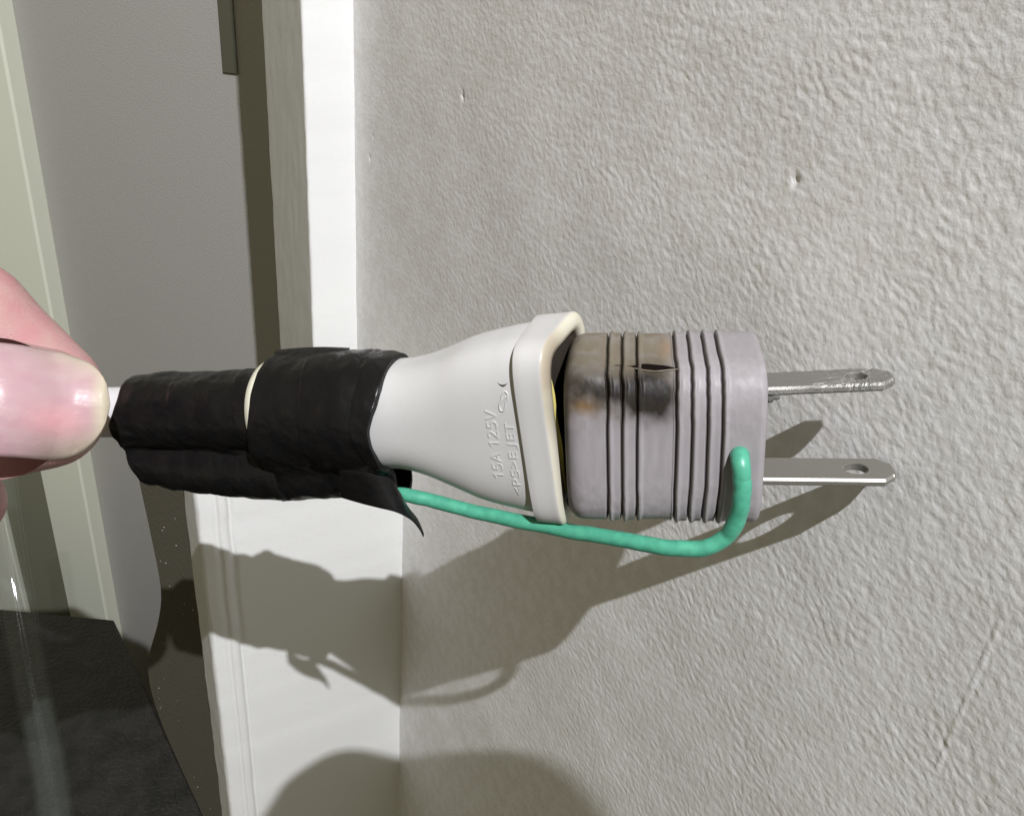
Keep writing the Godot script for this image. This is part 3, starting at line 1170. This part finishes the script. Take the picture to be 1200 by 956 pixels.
func surface_nets(field: Callable, lo: Vector3, hi: Vector3, cell: float) -> ArrayMesh:
	var nx := int((hi.x - lo.x) / cell) + 2
	var ny := int((hi.y - lo.y) / cell) + 2
	var nzz := int((hi.z - lo.z) / cell) + 2
	var val := PackedFloat32Array()
	val.resize(nx * ny * nzz)
	val.fill(9.0)
	# coarse pass: skip blocks that are far from the skin
	var blk := 6
	for bx in range(0, nx, blk):
		for by in range(0, ny, blk):
			for bz in range(0, nzz, blk):
				var mid := lo + Vector3(bx + blk * 0.5, by + blk * 0.5, bz + blk * 0.5) * cell
				var d: float = field.call(mid)
				var far := absf(d) > cell * blk * 1.2 + 2.5
				for x in range(bx, mini(bx + blk, nx)):
					for y in range(by, mini(by + blk, ny)):
						for z in range(bz, mini(bz + blk, nzz)):
							val[(x * ny + y) * nzz + z] = d if far else field.call(lo + Vector3(x, y, z) * cell)
	var id := PackedInt32Array()
	id.resize(nx * ny * nzz)
	id.fill(-1)
	var v := PackedVector3Array()
	var off := [Vector3i(0, 0, 0), Vector3i(1, 0, 0), Vector3i(0, 1, 0), Vector3i(1, 1, 0), Vector3i(0, 0, 1), Vector3i(1, 0, 1), Vector3i(0, 1, 1), Vector3i(1, 1, 1)]
	var edges := [[0, 1], [2, 3], [4, 5], [6, 7], [0, 2], [1, 3], [4, 6], [5, 7], [0, 4], [1, 5], [2, 6], [3, 7]]
	for x in nx - 1:
		for y in ny - 1:
			for z in nzz - 1:
				var c := (x * ny + y) * nzz + z
				if absf(val[c]) > cell * 3.5:
					continue
				var inside := 0
				var vals := [val[c], val[c + ny * nzz], val[c + nzz], val[c + ny * nzz + nzz], val[c + 1], val[c + ny * nzz + 1], val[c + nzz + 1], val[c + ny * nzz + nzz + 1]]
				for q in vals:
					if q < 0.0:
						inside += 1
				if inside == 0 or inside == 8:
					continue
				var s := Vector3.ZERO
				var n := 0
				for e in edges:
					var a: float = vals[e[0]]
					var b: float = vals[e[1]]
					if (a < 0.0) != (b < 0.0):
						s += Vector3(off[e[0]]).lerp(Vector3(off[e[1]]), a / (a - b))
						n += 1
				id[c] = v.size()
				v.append(lo + (Vector3(x, y, z) + s / n) * cell)
	var idx := PackedInt32Array()
	for x in range(1, nx - 1):
		for y in range(1, ny - 1):
			for z in range(1, nzz - 1):
				var c := (x * ny + y) * nzz + z
				var here := val[c] < 0.0
				for ax in 3:
					var st: int = [ny * nzz, nzz, 1][ax]
					var s1: int = [nzz, 1, ny * nzz][ax]
					var s2: int = [1, ny * nzz, nzz][ax]
					if here == (val[c + st] < 0.0):
						continue
					var q := [id[c], id[c - s1], id[c - s1 - s2], id[c - s2]]
					if q.min() < 0:
						continue
					if here:
						idx.append_array([q[0], q[2], q[1], q[0], q[3], q[2]])
					else:
						idx.append_array([q[0], q[1], q[2], q[0], q[2], q[3]])
	# keep the one outer skin
	var root := PackedInt32Array(range(v.size()))
	for turn in 2:
		for t in range(0, idx.size(), 3):
			for e in 2:
				var a := idx[t + e]
				var b := idx[t + e + 1]
				while root[a] != a:
					root[a] = root[root[a]]
					a = root[a]
				while root[b] != b:
					root[b] = root[root[b]]
					b = root[b]
				root[maxi(a, b)] = mini(a, b)
	var size := {}
	for i in v.size():
		var a := i
		while root[a] != a:
			a = root[a]
		root[i] = a
		size[a] = size.get(a, 0) + 1
	var most := 0
	for a in size:
		if size[a] > size.get(most, 0):
			most = a
	var renum := PackedInt32Array()
	renum.resize(v.size())
	var v2 := PackedVector3Array()
	for i in v.size():
		if root[i] == most:
			renum[i] = v2.size()
			v2.append(v[i])
	var idx2 := PackedInt32Array()
	for t in range(0, idx.size(), 3):
		if root[idx[t]] == most:
			idx2.append_array([renum[idx[t]], renum[idx[t + 1]], renum[idx[t + 2]]])
	v = v2
	idx = idx2
	for pass_no in 3:
		var sum := PackedVector3Array()
		var cnt := PackedInt32Array()
		sum.resize(v.size())
		cnt.resize(v.size())
		for t in range(0, idx.size(), 3):
			for e in 3:
				var a := idx[t + e]
				sum[a] += v[idx[t + (e + 1) % 3]] + v[idx[t + (e + 2) % 3]]
				cnt[a] += 2
		for i in v.size():
			v[i] = v[i].lerp(sum[i] / maxi(1, cnt[i]), 0.5)
	var keep := finish_outward(v, idx, field)
	return keep

func finish_outward(v: PackedVector3Array, idx: PackedInt32Array, field: Callable) -> ArrayMesh:
	var col := PackedColorArray()
	var nz := noise(0.22, 4, 81)
	var thumb := cam_mm(40, 480, 106.0)
	for p in v:
		var n := nz.get_noise_3d(p.x, p.y, p.z)
		var c := Color(0.46, 0.275, 0.26).lerp(Color(0.46, 0.225, 0.23), clampf(0.5 + n * 1.4, 0.0, 1.0))
		# paler pressed skin round the nail and at the fingertip
		c = c.lerp(Color(0.47, 0.30, 0.27), 0.6 * exp(-pow((p - thumb).length() / 12.0, 4.0)))
		col.append(c)
	var m := finish(v, idx, col, Vector3.ZERO)
	return m

func build_hand() -> void:
	var J := func(px: float, py: float, z: float, r: float) -> Array: return [cam_mm(px, py, z), r]
	var chains := {
		"thumb": [J.call(-610, 590, 142, 12.5), J.call(-500, 610, 130, 11.5), J.call(-330, 540, 112, 9.8), J.call(-160, 488, 108, 8.8), J.call(-10, 479, 111, 8.6), J.call(51, 479, 115, 7.9)],
		"index": [J.call(-560, 330, 146, 9.5), J.call(-260, 262, 128, 9.0), J.call(-40, 372, 130, 8.4), J.call(64, 452, 136, 6.8)],
		"middle": [J.call(-600, 430, 150, 9.5), J.call(-330, 420, 146, 8.6), J.call(-150, 560, 143, 7.6), J.call(-42, 588, 138, 6.0)],
		"ring": [J.call(-640, 540, 150, 9.0), J.call(-420, 520, 158, 8.2), J.call(-260, 630, 156, 7.2), J.call(-170, 690, 148, 6.2)],
		"little": [J.call(-690, 640, 148, 8.0), J.call(-520, 630, 160, 7.0), J.call(-400, 700, 160, 6.2), J.call(-330, 760, 152, 5.4)],
	}
	var palm := [J.call(-560, 400, 146, 13.0), J.call(-640, 560, 146, 13.0), J.call(-800, 560, 140, 17.0), J.call(-960, 570, 138, 19.0)]
	var no := Vector3.ZERO
	var zf := Vector3(0, 0, 1)
	var field := func(p: Vector3) -> float:
		var best := 1e3
		for k in palm.size() - 1:
			best = smin(best, cone_distance(p, palm[k][0], palm[k + 1][0], palm[k][1], palm[k + 1][1], no, 0.0), 6.0)
		var all := best
		for name in chains:
			var ch: Array = chains[name]
			var d := 1e3
			for k in ch.size() - 1:
				var flat := zf if name == "thumb" and k >= 2 else no
				d = smin(d, cone_distance(p, ch[k][0], ch[k + 1][0], ch[k][1], ch[k + 1][1], flat, 0.22), 1.6)
			all = minf(all, smin(best, d, 7.0))
		return all
	var lo := cam_mm(-1130, 200, 150) - Vector3(0, 4, 40)
	var hi := cam_mm(160, 820, 150) + Vector3(2, 8, 26)
	hi.x = cam_mm(150, 478, 113).x
	var skin := mat(Color.WHITE, 0.42, 0.0, true)
	skin.metallic_specular = 0.45
	normal_noise(skin, 0.06, 0.8, 90.0, 83)
	var base := Transform3D(m_cam, eye)
	var t := thing("person", "person's bare hand at the left edge pinching the white cord between thumb and finger", "person", base)
	part("hand", surface_nets(field, lo, hi, 1.1), skin, t)
	# the thumbnail, square-on to the camera
	var rows := []
	var cols := []
	var nz := noise(0.35, 3, 91)
	var tip := cam_mm(51, 479, 115.0)
	var axis := Vector3(0.94, 0.01, 0.30).normalized()
	var out := Vector3(0, -0.17, -1).normalized()
	out = (out - axis * out.dot(axis)).normalized()
	var side := axis.cross(out).normalized()
	if side.y < 0.0:
		side = -side
	for i in 49:
		var f := i / 48.0
		var l := lerpf(-14.0, 8.4, f)
		# a straight-sided nail that ends in a round free edge
		var half := 6.9 * pow(maxf(0.0, 1.0 - pow(clampf((l + 0.5) / 8.9, 0.0, 1.0), 2.6)), 0.5)
		var row := PackedVector3Array()
		var cr := PackedColorArray()
		for j in 35:
			var g := clampf((j - 1) / 32.0 * 2.0 - 1.0, -1.0, 1.0)
			var w := half * g
			var ww := w + 0.15
			var lf := minf(l, 4.2)
			var h := 11.0
			for step in 60:
				var dd: float = field.call(tip + axis * lf + side * ww + out * h)
				if dd < 0.02 or h < 2.4:
					break
				h -= maxf(0.03, dd * 0.7)
			h = maxf(h, 2.4) + 0.42 - 0.10 * maxf(0.0, l - 4.2) - 0.016 * pow(maxf(0.0, l - 4.2), 2.0)
			if j == 0 or j == 34 or i == 48:
				h -= 0.75
			row.append(tip + axis * l + side * ww + out * h)
			var n := nz.get_noise_2d(l * 0.5, w * 0.9)
			var c := Color(0.38, 0.235, 0.255).lerp(Color(0.42, 0.295, 0.30), clampf(0.45 + n * 0.7, 0.0, 1.0))
			c = c.lerp(Color(0.66, 0.30, 0.32), 0.55 * bump01((l - 2.5) / 2.6) * bump01((w - 2.6) / 1.9))
			var rim := maxf(pow(absf(g), 3.0) * smoothstep(-2.0, 5.0, l), smoothstep(5.6, 7.6, l))
			c = c.lerp(Color(0.45, 0.415, 0.30), clampf(rim * 0.8, 0.0, 1.0))
			cr.append(c)
		rows.append(row)
		cols.append(cr)
	var nail := mat(Color.WHITE, 0.34, 0.0, true)
	nail.metallic_specular = 0.34
	normal_noise(nail, 0.03, 0.22, 40.0, 87)
	part("thumbnail", sheet(rows, out, cols), nail, t)
